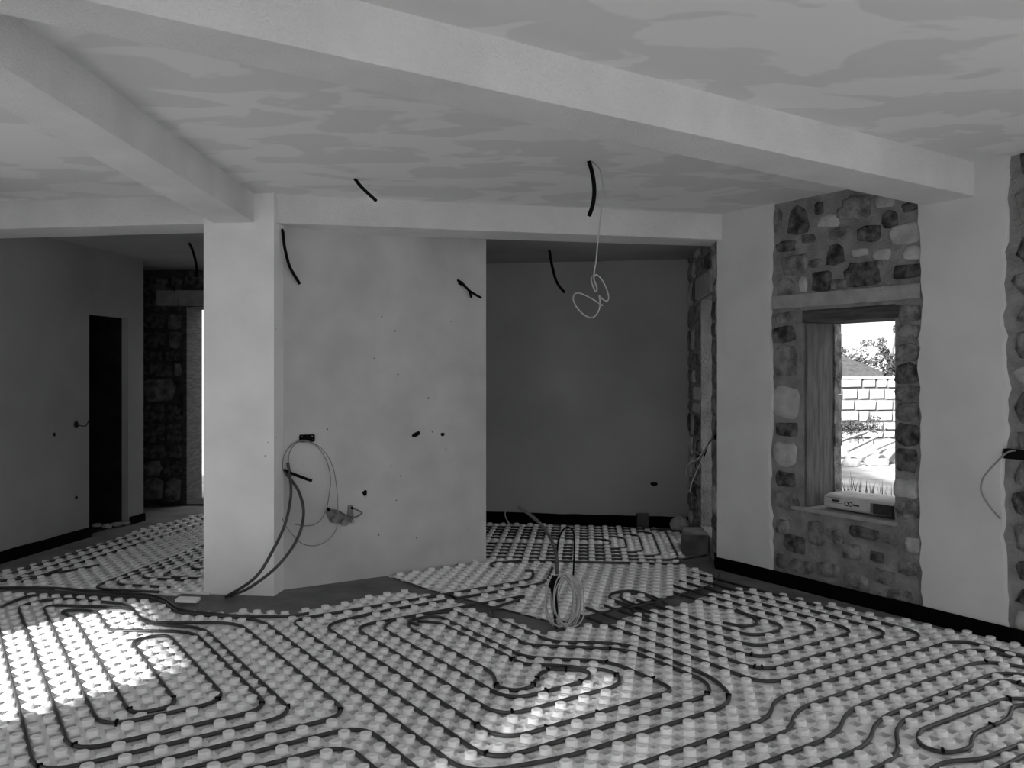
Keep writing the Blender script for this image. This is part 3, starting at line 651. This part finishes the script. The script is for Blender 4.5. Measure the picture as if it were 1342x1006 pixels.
def socket(x, y, w, h, label, A, B_, depth=.012, conduit=None, name='wall_box', rim=False, tilt=0.0):
    c = on_wall(x, y, A, B_, 0); k = c.y / F; d = (B_ - A).normalized(); n = Vector((-d.y, d.x)); n = -n if n.dot(c.xy) > 0 else n
    cs = abs((on_line(x + 1, A, B_) - on_line(x, A, B_)).length)
    root = empty(name, c, label, 'socket box', 'raw wall boxes'); hw, hh = w * cs / 2, h * k / 2
    b = MB(); e = .005
    for s_, zz, a, q in ((-hw, 0, e, hh), (hw, 0, e, hh), (0, hh, hw, e), (0, -hh, hw, e)):
        b.obox(c + d.to_3d() * s_ + Vector((0, 0, zz)) + n.to_3d() * .004, d.to_3d() * a, n.to_3d() * depth, Vector((0, 0, q)))
    if rim: into(b.build('rim', 'black'), root)
    ring = []; nv = 9
    for i in range(nv):
        a = 2 * math.pi * i / nv; r = R.uniform(.85, 1.3); X_, Z_ = math.cos(a) * hw * r, math.sin(a) * hh * r; ring.append((X_ * math.cos(tilt) - Z_ * math.sin(tilt), X_ * math.sin(tilt) + Z_ * math.cos(tilt)))
    v = [c + d.to_3d() * a + Vector((0, 0, q)) + n.to_3d() * o for o in (-.01, .003) for a, q in ring]
    f = [tuple(range(nv, 2 * nv))] + [(i, (i + 1) % nv, nv + (i + 1) % nv, nv + i) for i in range(nv)]
    into(obj('opening', v, f, 'black'), root)
    return root
socket(402, 574, 18, 8, 'wide black wall box above the hanging cable loop', W0, W1, rim=True)
socket(478, 646, 6, 8, 'small square black wall box right of the valve bracket', W0, W1)
socket(545, 569, 11, 6, 'ragged slanted black wall box, left of two on the partition', W0, W1, tilt=.45)
socket(580, 569, 5, 5, 'tiny black wall box, right of two on the partition', W0, W1)
socket(857, 634, 9, 5, 'dark ragged wall box low on the alcove back wall', A0, A1)
s_ = socket(100, 556, 5, 8, 'black wall box with a short wire beside the black doorway', L0, L1)
into(cable('wire', None, [on_wall(101, 557, L0, L1, .01), on_wall(108, 558, L0, L1, .03), on_wall(113, 553, L0, L1, .02), on_wall(116, 548, L0, L1, .02)], .004, 'black', parent=s_), s_)
socket(71, 569, 3, 5, 'small dark chip in the left wall, left of the wall box', L0, L1, name='wall_chip'); socket(100, 652, 3, 4, 'small dark chip low on the left wall', L0, L1, name='wall_chip')
v_ = lambda x, y, o=.02: ow(360 + x * .1591, 560 + y * .15905, o)
cable('conduit', 'straight black conduit stub angled across the partition beside the column', [v_(70, 345, -.02), v_(130, 375, .06), v_(270, 428, .10)], .011, 'black', 'conduit', group=GC, steps=3)
cable('cable_loop', 'thin grey cable looped from the wide wall box to beside the column', [v_(70, 370, .02), v_(55, 320, .03), v_(70, 220, .03), v_(130, 140, .03), v_(210, 103, .03), v_(290, 120, .03), v_(360, 180, .04), v_(420, 290, .04), v_(445, 420, .04), v_(435, 540, .04), v_(405, 670, .05), v_(350, 770, .04), v_(270, 805, .03), v_(155, 793, .03)], .0036, 'cable_mid')
cable('cable_loop', 'thin grey cable dropping past the valve bracket to the lower left', [v_(105, 300, .02), v_(118, 190, .03), v_(190, 115, .03), v_(310, 130, .04), v_(400, 200, .04), v_(460, 310, .04), v_(490, 450, .04), v_(497, 640, .06), v_(490, 800, .06), v_(440, 900, .05), v_(350, 960, .04), v_(260, 965, .03), v_(190, 930, .03), v_(85, 810, .03), v_(55, 738, .02)], .0033, 'cable_mid')
cb = lambda x, y, Y_: atY(x, y, Y_)
YW = ow(380, 620).y
e1 = fl(303, 783); e2 = fl(296, 784)
cable('conduit', 'long dark conduit arching from the partition to the column foot, the outer one', [ow(372, 618, .02), cb(381, 628, YW - .03), cb(392, 645, YW - .1), cb(398, 672, YW - .2), cb(390, 705, YW - .33), cb(365, 740, YW - .42), cb(330, 768, YW - .46), Vector((e1.x, e1.y, .012))], .0105, 'pipe_grey', 'conduit', group='long conduits by the column')
cable('conduit', 'long dark conduit arching from the partition to the column foot, the inner one', [ow(376, 606, .02), cb(380, 625, YW - .05), cb(381, 650, YW - .12), cb(374, 685, YW - .25), cb(357, 722, YW - .38), cb(334, 757, YW - .44), Vector((e2.x, e2.y, .012))], .0105, 'pipe_grey', 'conduit', group='long conduits by the column')
# valve bracket on the partition
t = empty('valve_bracket', v_(520, 720, 0), 'dusty metal valve bracket with two outlets mounted low on the partition', 'valve')
def wslab(pts, o0, o1, nm, m):
    n = len(pts); v = [v_(x, y, o) for o in (o0, o1) for x, y in pts]; f = [tuple(range(n)), tuple(range(2 * n - 1, n - 1, -1))] + [(i, (i + 1) % n, n + (i + 1) % n, n + i) for i in range(n)]
    return into(obj(nm, v, f, m), t)
plate_ = wslab([(412, 690), (440, 660), (500, 690), (650, 735), (640, 770), (520, 790), (455, 780)], -.005, .012, 'plate', 'metal')
wslab([(598, 720), (602, 640), (640, 640), (645, 735)], -.004, .016, 'arm', 'metal')
for (x, y, rr, mm, o) in ((435, 672, .014, 'black', .03), (480, 755, .022, 'metal', .045), (560, 775, .026, 'metal', .05), (628, 660, .010, 'black', .03), (630, 768, .012, 'cable', .04)):
    b = MB(); b.tube([v_(x, y, -.01), v_(x, y, o), v_(x, y, o + .004), v_(x, y, o + .006)], (lambda q: (lambda tt: q if tt < .7 else q * (.75 if tt < .99 else .45)))(rr), 12, 1); into2(b.build('outlet', mm), plate_, t)
into(cable('tube', None, [v_(440, 672, .03), v_(500, 680, .05), v_(570, 715, .05), v_(640, 730, .05), v_(690, 705, .05), v_(700, 690, .05)], .006, 'metal', parent=t), t)
into(cable('tube', None, [v_(630, 660, .03), v_(670, 675, .04), v_(695, 690, .04)], .005, 'metal', parent=t), t)
# coil standing in the floor gap
YC = fl(738, 826).y; kc = YC / F
t = empty('cable_coil', atY(738, 826, YC), 'coil of pale cable hung on upright black conduits in the middle of the floor', 'cable coil')
g = lambda x, y, dy=0.0: atY(660 + x * .19876, 640 + y * .19881, YC + dy)
into(cable('conduit', None, [g(345, 920, .02), g(340, 800), g(345, 690), g(350, 580), g(352, 480), g(335, 390), g(300, 310, -.02), g(240, 230, -.05), g(165, 165, -.08), g(92, 120, -.1)], .0105, 'pipe_grey', parent=t), t)
into(cable('conduit', None, [g(345, 560, .03), g(352, 430, .03), g(365, 330, .03), g(395, 270, .03), g(430, 255, .03), g(462, 290, .03), g(467, 370, .03), g(460, 570, .03)], .0055, 'black', parent=t), t)
b = MB(); b.tube([g(352, 585, -.03), g(328, 640, -.03), g(325, 670, -.03), g(340, 740, -.02), g(345, 850, -.01)], lambda q: .03 if q < .35 else .014, 10, 3); into(tag(b.build('tape', 'black'), 'black tape wrap'), t)
for k in range(11):
    cx_, rx = 398 + R.uniform(-10, 10) + (k - 5) * 8, R.uniform(62, 118); cy_, ry = 745 + R.uniform(-15, 10), R.uniform(150, 178); dy = R.uniform(-.06, .06); tw = R.uniform(-.3, .3)
    pts = [g(min(max(cx_ + rx * math.cos(a) + ry * .12 * math.sin(a) * tw, 276), 528), min(cy_ + ry * math.sin(a), 918), dy + .04 * math.sin(a + k)) for a in [2 * math.pi * i / 20 + k for i in range(20)]]
    into(cable('strand', None, pts + [pts[0]], .0036, 'cable', parent=t, n=6, steps=2), t)
cable('wire_end', 'short pale wire end standing at the alcove back wall', [atY(672, 690, A0.y - .35), atY(666, 684, A0.y - .35), atY(662, 675, A0.y - .35), atY(663, 668, A0.y - .35)], .005, 'cable')
# alcove oddments
pb = on_line(840, A0, A1) + Vector((0, -.075))
b = MB(); b.obox((pb.x, pb.y - .03, .075), (.055, .004, 0), (-.003, .03, 0), (0, 0, .075)); tag(b.build('brick', 'pipe_grey'), 'dark grey brick standing on end against the alcove back wall', 'brick')
def rock(name, c, rx, ry, rz_, m, label, cat, seed, group=None, parent=None):
    rr = random.Random(seed); bm = bmesh.new(); bmesh.ops.create_icosphere(bm, subdivisions=2, radius=1)
    ph = [rr.uniform(0, 6) for _ in range(6)]
    for v in bm.verts:
        q = 1 + .12 * math.sin(2.3 * v.co.x + ph[0]) + .10 * math.sin(2.9 * v.co.y + ph[1]) + .1 * math.sin(3.1 * v.co.z + ph[2]) + rr.uniform(-.05, .05)
        v.co = Vector((v.co.x * rx * q, v.co.y * ry * q, max(v.co.z * rz_ * q, -rz_ * .8)))
    me = bpy.data.meshes.new(name); bm.to_mesh(me); bm.free(); me.materials.append(M[m])
    o = obj(name, None, None, mesh=me); o.location = c; 
    if parent: return into(o, parent)
    return tag(o, label, cat, group)
pr = on_line(886, A0, A1) + Vector((0, -.17)); rock('stone', (pr.x, pr.y, .072), .10, .08, .085, 'stone_light', 'pale rounded stone lying by the alcove back corner', 'stone', 3)
t = empty('cable_bundle', ap(sA(934), on_wall(937, 575, A1, R0).z, .0), 'bundle of grey cables spilling from a hole beside the alcove doorway', 'cable bundle')
YB = on_line(936, A1, R0).y
for k, (x2, y2, m_) in enumerate(((904, 645, 'cable'), (906, 622, 'cable_mid'), (899, 622, 'cable'), (911, 612, 'black'), (908, 606, 'cable_mid'), (914, 606, 'black'), (905, 614, 'cable_mid'))):
    pts = [atY(937, 571 + k * .5, YB), atY(930 - k * .3, 576 + k, YB - .05), atY(.5 * (932 + x2), 585 + (y2 - 585) * .35 + k, YB + .05), atY(x2 + 3, y2 - 14, YB + .12), atY(x2, y2, YB + .15)]
    into(cable('strand', None, pts, .0045, m_, parent=t, n=6), t)
b = MB(); b.obox(ap(sA(938), on_wall(938, 580, A1, R0).z, 0), AD.to_3d() * .03, Vector((.012, 0, 0)), Vector((0, 0, .10))); into(b.build('slot', 'black'), t)
# right edge: black slot with a hooked cable
t = empty('wall_box', rp(rs(1334), rz(1334, 595), 0), 'black slot with a hooked grey cable in the stone at the right edge', 'socket box', 'raw wall boxes')
b = MB(); b.obox(rp(rs(1336), rz(1336, 595), .0), UD.to_3d() * .07, WD.to_3d() * .035, Vector((0, 0, .028))); into(b.build('opening', 'black'), t)
k_ = lambda x, y, o: rp(rs(1290 + x * .159), rz(1290 + x * .159, 560 + y * .159), o)
into(cable('cable', None, [k_(285, 195, .01), k_(265, 188, .05), k_(220, 215, .07), k_(150, 290, .08), k_(85, 370, .09), k_(50, 430, .09), k_(42, 510, .09), k_(70, 590, .08), k_(120, 670, .07), k_(178, 745, .06)], .0055, 'cable_mid', parent=t), t)
# left doorway rubble and a white offcut near the column
pd = [(127, 691, 'leftmost'), (140, 692, 'second from the left'), (152, 690, 'third from the left'), (163, 688, 'rightmost')]
for k, (x, y, w_) in enumerate(pd):
    q = fl(x, y); rock('stone', (q.x, q.y, .022), .05 + .02 * R.random(), .04, .026, 'stone_light', 'pale rubble piece on the threshold of the black doorway, ' + w_, 'stone', 20 + k, 'rubble in the black doorway')
q0_, q1_ = fl(226, 796), fl(254, 797); b = MB(); dd = (q1_ - q0_)
b.obox(((q0_ + q1_) / 2).to_3d() + Vector((0, .08, .034)), dd.to_3d() / 2, (0, .04, 0), (0, 0, .010)); tag(b.build('board_offcut', 'mat'), 'small white board offcut lying in front of the column', 'board')

# ------------------------------------------------------------------ cement sack on the window sill
t = empty('cement_sack', rp((rs(1066) + rs(1150)) / 2, ZSILL, -.17), 'pale paper cement sack lying flat on the stone window sill', 'sack')
s0, s1 = rs(1067) + .02, rs(1173) - .03; sc_ = (s0 + s1) / 2; hw = (s1 - s0) / 2
def sack_pt(a, e, zc=.062):
    ce = lambda x, p: math.copysign(abs(x) ** p, x)
    x = ce(math.cos(e), .35) * ce(math.cos(a), .3) * hw; y = ce(math.cos(e), .35) * ce(math.sin(a), .3) * .15; z = ce(math.sin(e), .45) * .055
    z += .006 * math.sin(9 * x / hw + 2) * (z > 0); return rp(sc_ + x, ZSILL + zc + z, -.185 + y)
v = []; f = []; na, ne = 40, 14
for j in range(ne + 1):
    for i in range(na): v.append(sack_pt(2 * math.pi * i / na, -math.pi / 2 + math.pi * j / ne))
for j in range(ne):
    for i in range(na): f.append((j * na + i, j * na + (i + 1) % na, (j + 1) * na + (i + 1) % na, (j + 1) * na + i))
sack_root = t; sack_body = into(obj('body', v, f, 'bag', None, True), t)
b = MB(); b.obox(rp(s1 - .075, ZSILL + .058, -.034), UD.to_3d() * .07, WD.to_3d() * .006, Vector((0, 0, .034))); into(tag(b.build('end_fold', 'bag_dark'), 'dark folded end of the sack'), t)
b = MB(); b.obox(rp(s1 - .158, ZSILL + .058, -.036), UD.to_3d() * .010, WD.to_3d() * .006, Vector((0, 0, .032))); into(b.build('valve_flap', 'metal'), t)
fr = lambda x, z, o=0.0: rp(s0 + x, ZSILL + .062 + z, -.034 + o)
L_ = s1 - s0
b = MB()                                            # the printed marks: two joined rings and short dark strokes
for cx_ in (.215, .245):
    pts = [fr(cx_ + .014 * math.cos(a), .014 * math.sin(a)) for a in [2 * math.pi * i / 16 for i in range(17)]]; b.tube(pts, .003, 5, 1)
for k in range(5): b.obox(fr(.272 + k * .009, -.002), UD.to_3d() * .003, WD.to_3d() * .002, Vector((0, 0, .006)))
for k in range(6): b.obox(fr(.105 + k * .010, .012), UD.to_3d() * .0036, WD.to_3d() * .002, Vector((0, 0, .007)))
for k in range(2): b.obox(fr(.12, -.004 + .034 * k), UD.to_3d() * .06, WD.to_3d() * .0015, Vector((0, 0, .0012)))
into2(tag(b.build('print', 'ink'), 'dark printed marks on the sack side'), sack_body, sack_root)

# ------------------------------------------------------------------ outside the window
GZ = -.10
b = MB(); b.prism([(-60, -60), (60, -60), (60, 70), (-60, 70)], GZ - .3, GZ - .22); 
gv = MB(); 
gx, gy = 70, 70
V_ = []; 
for j in range(gy + 1):
    for i in range(gx + 1):
        x = -70 + 140 * i / gx; y = -70 + 140 * j / gy
        V_.append((x, y, GZ + (R.uniform(-.03, .03) if not (-9 < x < 6 and -5 < y < 12) else -.12)))
F_ = [(j * (gx + 1) + i, j * (gx + 1) + i + 1, (j + 1) * (gx + 1) + i + 1, (j + 1) * (gx + 1) + i) for j in range(gy) for i in range(gx)]
struct(obj('ground', V_, F_, 'ground'), 'pale dry ground around the house')
YG = 18.0
t = empty('garden_wall', (7.5, YG, GZ), 'white stone block garden wall seen through the window', 'garden wall')
b = MB(); b.prism([(2.5, YG + .05), (13.5, YG + .05), (13.5, YG + .4), (2.5, YG + .4)], GZ, 1.40); into(b.build('mortar_core', 'joint'), t)
z = GZ + .02; ztop = 1.41; row = 0
while z < ztop - .08:
    h = min(R.uniform(.16, .25), ztop - z); h = ztop - z if ztop - z - h < .1 else h; x = 2.5 + R.uniform(-.3, 0)
    while x < 13.4:
        w = R.choice((R.uniform(.2, .34), R.uniform(.34, .52))); e = R.uniform(.012, .022); pj = R.uniform(0, .025)
        q = [(x + e + R.uniform(0, .01), z + e), (x + w - e - R.uniform(0, .012), z + e + R.uniform(0, .01)), (x + w - e, z + h - e), (x + e, z + h - e - R.uniform(0, .01))]
        v = [(a, YG + .06, c) for a, c in q] + [(a + (.012 if k in (0, 3) else -.012), YG + .0 - pj, c + (.012 if k < 2 else -.012)) for k, (a, c) in enumerate(q)]
        into(obj('block', v, [(4, 5, 6, 7), (0, 1, 5, 4), (1, 2, 6, 5), (2, 3, 7, 6), (3, 0, 4, 7)], 'block'), t); x += w
    z += h
b = MB(); b.prism([(2.5, YG - .03), (13.5, YG - .03), (13.5, YG + .43), (2.5, YG + .43)], 1.40, 1.455); into(b.build('coping', 'block'), t)
# neighbour's roof, trees
YR = 27.0; rx = lambda x: (x - CX) * YR / F; rzz = lambda y: H + (HY - y) * YR / F
t = empty('house', (rx(1080), YR + 2, GZ), 'low tiled house roof behind the garden wall', 'house')
b = MB(); b.prism([(rx(1040), YR + .3), (rx(1150), YR + .3), (rx(1150), YR + 6), (rx(1040), YR + 6)], GZ, 1.4); into(b.build('wall', 'exterior'), t)
nr = 6
for k in range(nr):                                 # overlapping tile courses of the roof slope
    a, c = k / nr, (k + 1) / nr; xr = lambda q: rx(1165) - (rx(1165) - rx(1112)) * q; y0, y1 = YR - .2 + 2.6 * a, YR - .2 + 2.6 * c; z0, z1 = rzz(493) + (.95) * a, rzz(493) + (.95) * c
    v = [(rx(1035), y0, z0 + .05), (xr(a), y0, z0 + .05), (xr(c), y1 + .1, z1 + .05), (rx(1035), y1 + .1, z1 + .05), (rx(1035), y0, z0), (xr(a), y0, z0), (xr(c), y1 + .1, z1), (rx(1035), y1 + .1, z1)]
    into(obj('tile_course', v, [(0, 1, 2, 3), (7, 6, 5, 4), (0, 4, 5, 1), (1, 5, 6, 2), (2, 6, 7, 3), (3, 7, 4, 0)], 'roof'), t)
def tree(x, y, Y_, rw, rh, label, nleaf, ls, trunk=True, name='tree', seed=1):
    rr = random.Random(seed); c = atY(x, y, Y_); t = empty(name, (c.x, Y_, GZ), label, name.split('_')[-1])
    v = []; f = []
    cl = [(Vector((rr.gauss(0, .5) * rw, rr.gauss(0, .4) * rw, rr.gauss(0, .45) * rh)), rr.uniform(.25, .5)) for _ in range(16)]
    for k in range(nleaf):
        o, q = rr.choice(cl); d = Vector((rr.gauss(0, 1), rr.gauss(0, 1), rr.gauss(0, 1))).normalized()
        p = c + o + Vector((d.x * rw, d.y * rw, d.z * rh)) * q * rr.uniform(.6, 1)
        a = Vector((rr.gauss(0, 1), rr.gauss(0, 1), rr.gauss(0, 1))).normalized(); e = a.orthogonal().normalized(); s = ls * rr.uniform(.6, 1.3); n0 = len(v)
        v += [p - a * s, p + e * s * .4, p + a * s, p - e * s * .4]; f.append((n0, n0 + 1, n0 + 2, n0 + 3))
    into(tag(obj('foliage', v, f, 'leaf'), kind='stuff'), t)
    b = MB()
    b.tube([(c.x, Y_, GZ), (c.x + .04 * rw, Y_, GZ + (c.z - GZ) * .5), (c.x, Y_, c.z)], lambda q: (.12 if trunk else .02) * (1 - .6 * q), 7, 3)
    for k in range(5): a = cl[k][0]; b.tube([(c.x, Y_, c.z - rh * .4), tuple(c + a * .5), tuple(c + a)], .035 if trunk else .01, 5, 2)
    into(b.build('trunk', 'bark'), t); return t
tree(1108, 474, 33, .95, .55, 'rounded leafy tree rising behind the tiled roof', 1600, .07, seed=4)
tree(1166, 474, 24, .42, .55, 'feathery tree at the right end of the garden wall', 1300, .06, seed=8)
tree(1124, 558, 16.9, .42, .22, 'dry grey shrub at the foot of the garden wall', 900, .035, False, 'garden_shrub', 12)
fc = P_FF + UD * ((fb0 + fb1) / 2) - SUN_DIR * 3.6       # an added, unseen tree that dapples and weakens the second sun patch
def tree_at(p, z, rw, rh, label, nleaf, ls, seed):
    global atY
    keep = atY; atY = lambda x, y, Y_: Vector((p.x, p.y, z)); t = tree(0, 0, p.y, rw, rh, label, nleaf, ls, True, 'added_shade_tree', seed); atY = keep; return t
tree_at(fc, 3.75, 1.25, .9, 'added unseen leafy tree outside the front doorway, put there to dim the sunlight', 1700, .085, 31)
# rubble heap with planks
hp = [(1106, 584, .28, 'leftmost and partly under the plank'), (1122, 588, .2, 'just below the middle of the long plank'), (1136, 592, .22, 'below the upper end of the long plank'), (1151, 585, .3, 'largest in the middle of the heap'), (1165, 578, .3, 'highest at the right of the heap'), (1169, 595, .26, 'at the lower right of the heap'), (1147, 600, .2, 'lowest in the middle of the heap'), (1115, 601, .16, 'small and lowest at the left of the heap'), (1140, 577, .22, 'behind the long plank')]
for k, (x, y, r_, w_) in enumerate(hp):
    Y_ = 15.0 + (600 - y) * .08; c = atY(x, y, Y_); rock('boulder', (c.x, Y_, GZ + r_ * .45), r_, r_ * .8, r_ * .62, 'rubble', 'white rubble boulder outside, ' + w_, 'boulder', 40 + k, 'rubble heap outside the window')
for k, (x0, y0, x1, y1, m_) in enumerate(((1112, 590, 1150, 572, 'board'), (1103, 577, 1136, 566, 'board'), (1148, 588, 1174, 577, 'board'))):
    a, c = atY(x0, y0, 14.6), atY(x1, y1, 14.9); d = c - a; b = MB(); n = d.normalized()
    b.obox((a + c) / 2, d / 2, n.cross(Vector((0, .6, .8))).normalized() * .055, n.cross(n.cross(Vector((0, .6, .8)))).normalized() * .016)
    tag(b.build('plank', m_), ['long bleached plank leaning across the rubble heap', 'bleached plank lying behind the long one on the rubble', 'short plank at the right side of the rubble heap'][k], 'plank')
v = []; f = []
for k in range(1100):                                # weeds outside the sill
    a = R.uniform(0, 1); p = rp(win[0] - .35 + a * 1.9, GZ, -TH - R.uniform(.12, .7)); hgt = R.uniform(.4, .86) ; w = R.uniform(.006, .013); dx, dy = R.uniform(-.12, .12), R.uniform(-.12, .12); n0 = len(v)
    v += [p + Vector((-w, 0, 0)), p + Vector((w, 0, 0)), p + Vector((dx * .4 + w * .8, dy * .4, hgt * .6)), p + Vector((dx * .4 - w * .8, dy * .4, hgt * .6)), p + Vector((dx, dy, hgt))]; f += [(n0, n0 + 1, n0 + 2, n0 + 3), (n0 + 3, n0 + 2, n0 + 4)]
tag(obj('weeds', v, f, 'leaf'), 'dry weeds growing just outside the window sill', 'weeds', kind='stuff')
